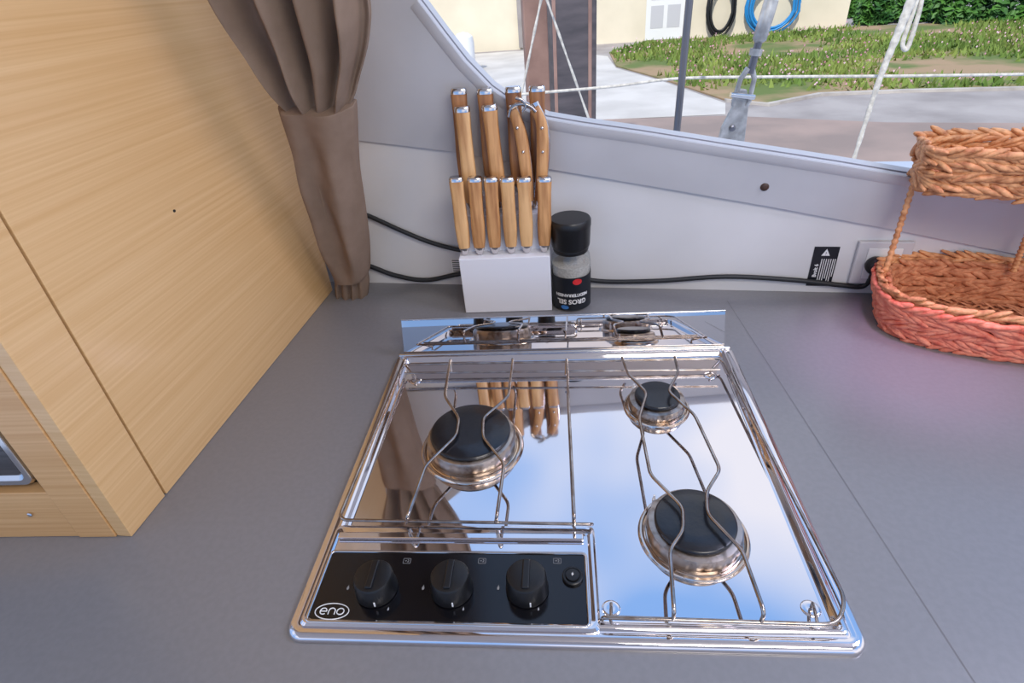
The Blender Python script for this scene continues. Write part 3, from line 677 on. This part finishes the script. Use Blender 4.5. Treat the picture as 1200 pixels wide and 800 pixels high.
# house
W1=GO(640,56); W2=GO(990,33); he=(W2-W1).normalized(); hn=Vector((-he.y,he.x,0)); hn=-hn if hn.dot(F0)>0 else hn
hs=thing('house','cream rendered house wall with a white door beyond the lawn','house',W1)
hl=W1-he*14; hr=W2-he*0
bm=bmesh.new(); slab(bm,[hl,hr,hr+Z*3.6,hl+Z*3.6],-hn*.3); make('house_wall',bm,m_house,hs)
def hv(x,y,o=.02): return V(x,y,W1+hn*o,hn)
d0=hv(756,40); d1=hv(802,38); dw=(d1-d0).dot(he)
db=Vector((d0.x,d0.y,GZ+.02))
bm=bmesh.new(); slab(bm,[db,db+he*dw,db+he*dw+Z*2.1,db+Z*2.1],-hn*.015); dd=make('door',bm,m_door,hs)
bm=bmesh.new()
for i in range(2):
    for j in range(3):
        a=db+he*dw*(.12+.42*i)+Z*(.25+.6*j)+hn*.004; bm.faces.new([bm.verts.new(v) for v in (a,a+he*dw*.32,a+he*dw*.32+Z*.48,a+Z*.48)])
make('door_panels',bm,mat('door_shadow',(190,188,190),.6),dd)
bm=bmesh.new(); b_=hv(610,40,.05); box(bm,Vector((b_.x,b_.y,GZ+1.8)),(he,hn,Z),(.10,.08,3.5)); make('drainpipe',bm,m_conc,hs)
def coil(x,y,rx,ry,n,r,m,lab,nm='garden_hose'):
    c=hv(x,y,.12); pts=[]
    for i in range(n*24):
        t=2*PI*i/24; k=1-.10*math.sin(t*.37); pts.append(c+he*rx*k*math.cos(t)*(1-.06*(i//24))+Z*ry*k*math.sin(t)*(1-.04*(i//24))+hn*(.02*(i/24)))
    bm=bmesh.new(); tube(bm,pts,r,6); tag(make(nm,bm,m,smooth=70),lab,'hose')
pm=F/ (hv(900,20)-CAM).dot(FV)
coil(905,6,30/pm,28/pm,5,.03,m_hose,'blue garden hose coiled on the house wall')
coil(845,8,16/pm,30/pm,4,.03,m_rubber,'black hose hung in long loops on the house wall')
c=GO(547,84); bm=bmesh.new(); k=(c-CAM).dot(FV)/F; lathe(bm,c,[(11*k,0),(12*k,30*k),(11*k,36*k),(6*k,40*k),(.01,41*k)],20); tag(make('white_bin',bm,m_deck,smooth=40),'white rounded bin standing on the path near the house','bin')
for i,(x,y,sx,sy) in enumerate(((1022,27,19,20),(1066,24,22,22),(1116,26,24,28),(1172,24,27,30),(1232,22,28,32),(992,20,9,14))):
    c=GO(x,y,.02); k=(c-CAM).dot(FV)/F; bm=bmesh.new()
    for j in range(900):
        th2=random.uniform(0,2*PI); ph2=math.acos(random.uniform(-.2,1)); r=random.uniform(.55,1)**.5
        d=Vector((math.sin(ph2)*math.cos(th2),math.sin(ph2)*math.sin(th2),abs(math.cos(ph2)))); q=c+Vector((d.x*sx*k*r,d.y*sx*k*r,d.z*sy*2*k*r+.03))
        a=Vector((random.gauss(0,1),random.gauss(0,1),random.gauss(0,1))).normalized(); b2=a.orthogonal().normalized(); s=.11
        bm.faces.new([bm.verts.new(v) for v in (q-a*s,q+b2*s*.5,q+a*s,q-b2*s*.5)])
    lathe(bm,c,[(.05,-.02),(.04,sy*k),(.02,sy*1.5*k)],8)
    tag(make('garden_bush',bm,m_leaf),['low green bush just right of the end of the house wall','small round green bush second along the hedge','broad green bush in the middle of the hedge','large green bush near the right end of the hedge','rightmost green bush cut off by the window edge','narrow dark bush against the corner of the house'][i],'bush','bushes behind the lawn')
def vpost(xc,wpx,dist,m,nm,lab,dep=None):
    c=DI(xc,60,dist); k=(c-CAM).dot(FV)/F; w=wpx*k
    bm=bmesh.new(); box(bm,Vector((c.x,c.y,(GZ+.01+2.2)/2)),(R0,F0,Z),(w,dep or w,2.2-GZ-.01)); return tag(make(nm,bm,m,bevel=.01),lab,'post')
vpost(628,27,4.5,m_post_b,'dock_post','pinkish brown timber dock post left of the dark post',.2)
pp=vpost(670,50,3.9,m_post_d,'dock_post','thick dark dock post seen at the left of the window')
for xx in (650,691):
    c=DI(xx,60,3.78); k=(c-CAM).dot(FV)/F; bm=bmesh.new(); box(bm,Vector((c.x,c.y,.5)),(R0,F0,Z),(4*k,.03,3.3)); make('post_edge_strip',bm,m_post_b,pp)
def rope(pts,r,lab,nm='mooring_rope',m=m_rope,cat='rope',n=8,tw_=True,parent=None):
    P=cr(pts,14); rr=[r*(1+(.22*math.sin(i*1.5) if tw_ else 0)) for i in range(len(P))]
    bm=bmesh.new(); tube(bm,P,rr,n); o=make(nm,bm,m,parent,smooth=70)
    return o if parent else tag(o,lab,cat)
def dl(x,y,d): return DI(x,y,d)
def ext_(a,b,k): return a+(a-b)*k
a,b=dl(634,0,2.6),dl(608,125,2.6); rope([ext_(a,b,.5),a,b,ext_(b,a,.3)],.005,'pale twisted rope slanting down left in front of the brown post')
a,b=dl(641,0,2.7),dl(692,145,2.7); rope([ext_(a,b,.5),a,b,ext_(b,a,.3)],.005,'pale twisted rope slanting down right across the dark post')
a,b=dl(808,0,1.75),dl(792,165,1.75); rope([ext_(a,b,1),a,b,ext_(b,a,.12)],.0105,'thin dark steel stanchion rod outside the window','stanchion',m_sail,'rod',tw_=False)
P=[dl(560,115,2.2),dl(640,108,2.2),dl(720,101,2.2),dl(795,92,2.2),dl(900,90,2.2),dl(1050,89,2.2),dl(1200,87,2.2),dl(1350,85,2.2)]; rope(P,.005,'thin white lifeline stretched along outside the window','lifeline',m_rope,'line',tw_=False)
a,b=dl(1072,-10,1.9),dl(1000,188,1.9)
P=[ext_(a,b,.4),a,dl(1052,40,1.9),dl(1030,95,1.9),b,ext_(b,a,.05)]; Pc=cr(P,14)
rr=[.0175-.0110*min(1,i/len(Pc)*1.3)+.0010*math.sin(i*1.5) for i in range(len(Pc))]
bm=bmesh.new(); tube(bm,Pc,rr,8); hr_=tag(make('hanging_rope',bm,m_rope,smooth=70),'slack white rope, thick at its top, hanging outside near the basket','rope')
a=dl(1076,-5,1.91); rope([a,dl(1068,20,1.91),dl(1058,50,1.91),dl(1062,58,1.91),dl(1068,44,1.91),dl(1078,10,1.91),dl(1082,-15,1.91)],.007,'','loose_strand',parent=hr_,tw_=False)
# turnbuckle
dT=1.55
tb_=thing('shroud_turnbuckle','polished steel rigging turnbuckle with forked chainplate outside the window','turnbuckle',dl(857,175,dT))
a,b=dl(908,-10,dT),dl(901,12,dT); bm=bmesh.new(); tube(bm,[ext_(a,b,8),a,b],.0075,12); make('shroud_wire',bm,m_sail,tb_,smooth=60)
bm=bmesh.new(); tube(bm,[dl(905,-4,dT),dl(904,0,dT),dl(900,14,dT),dl(890,46,dT),dl(889,50,dT)],[.008,.0170,.0170,.0170,.010],14); make('barrel',bm,m_plate2,tb_,smooth=50)
bm=bmesh.new(); tube(bm,[dl(889,49,dT),dl(879,86,dT)],.0095,12); make('threaded_rod',bm,m_sail,tb_,smooth=50)
bm=bmesh.new(); cyl(bm,dl(886,60,dT),(dl(879,86,dT)-dl(889,49,dT)).normalized(),[(.015,-.006),(.015,.010)],6); make('lock_nut',bm,m_plate2,tb_)
for s_ in (-1,1):
    bm=bmesh.new(); tube(bm,[dl(879+s_*2,80,dT),dl(876+s_*8,92,dT),dl(869+s_*9,118,dT),dl(867+s_*8,124,dT)],[.008,.0065,.0065,.005],8); make('fork_arm',bm,m_plate2,tb_,smooth=60)
bm=bmesh.new(); tube(bm,[dl(856,111,dT-.02),dl(884,114,dT-.02)],.0065,12); make('clevis_pin',bm,m_steel2,tb_,smooth=50)
bm=bmesh.new(); slab(bm,[dl(864,104,dT),dl(876,105,dT),dl(878,122,dT),dl(876,140,dT),dl(870,190,dT),dl(836,190,dT),dl(846,150,dT),dl(859,125,dT)],F0*.012); cpl=make('chainplate',bm,m_plate2,tb_,bevel=.003)
for q in ((858,150),(852,166)):
    bm=bmesh.new(); cyl(bm,dl(q[0],q[1],dT-.001),-F0,[(.008,0),(.008,.004),(.004,.006)],12); make('bolt_head',bm,m_sail,cpl)
bm=bmesh.new(); slab(bm,[wl(-.2,-.02,.08),G(700,196,-.02),G(950,189,-.02),G(1200,186,-.02),G(1600,190,-.02),wl(sR,-.02,.08)],-Z*.12)
tag(make('side_deck',bm,m_deck,bevel=.01),'white boat side deck just outside the window','deck')
# ---------------------------------------------------------------- light
w=bpy.data.worlds.new('world'); bpy.context.scene.world=w; w.use_nodes=True; nt=w.node_tree; bg=nt.nodes['Background']
tc=nt.nodes.new('ShaderNodeTexCoord'); n=nt.nodes.new('ShaderNodeTexNoise'); n.inputs['Scale'].default_value=1.7; n.inputs['Detail'].default_value=3
r=nt.nodes.new('ShaderNodeValToRGB'); r.color_ramp.elements[0].position=.40; r.color_ramp.elements[1].position=.62
r.color_ramp.elements[0].color=lin((140,184,246)); r.color_ramp.elements[1].color=lin((244,244,254))
nt.links.new(tc.outputs['Generated'],n.inputs['Vector']); nt.links.new(n.outputs['Fac'],r.inputs[0]); nt.links.new(r.outputs[0],bg.inputs[0]); bg.inputs[1].default_value=1.3
sl=bpy.data.lights.new('sun','SUN'); sl.energy=3.8; sl.angle=.02; sl.color=(1,.95,.88); so_=bpy.data.objects.new('sun',sl); C.objects.link(so_)
dvec=(F0*.75+R0*.35-Z*.9).normalized(); so_.rotation_euler=dvec.to_track_quat('-Z','Y').to_euler()
def area(nm,loc,tgt,sx,sy,en,col):
    l=bpy.data.lights.new(nm,'AREA'); l.shape='RECTANGLE'; l.size=sx; l.size_y=sy; l.energy=en; l.color=col
    o=bpy.data.objects.new(nm,l); C.objects.link(o); o.location=loc; o.rotation_euler=(Vector(tgt)-Vector(loc)).to_track_quat('-Z','Y').to_euler(); return o
area('interior_fill',CF(.45,-.45,1.2),(0,.3,.05),.7,.4,12,(1,.95,.88))  # added fill lamp that brightens the interior, not a fixture of the cabin
area('cool_fill',CF(1.15,.30,1.2),G(1080,600),.45,.45,10,(.74,.75,1))  # added cool lamp lightening the worktop towards the right; no hatch is built
l=bpy.data.lights.new('rosy_fill','SPOT'); l.energy=34; l.color=(1,.5,.95); l.spot_size=math.radians(20); l.spot_blend=1; l.shadow_soft_size=.05  # added pink lamp standing in for a reflected rosy wash on the worktop
o=bpy.data.objects.new('rosy_fill',l); C.objects.link(o); tg=G(1060,425); o.location=tg+Vector((-.1,-.1,1.1)); o.rotation_euler=(tg-o.location).to_track_quat('-Z','Y').to_euler()
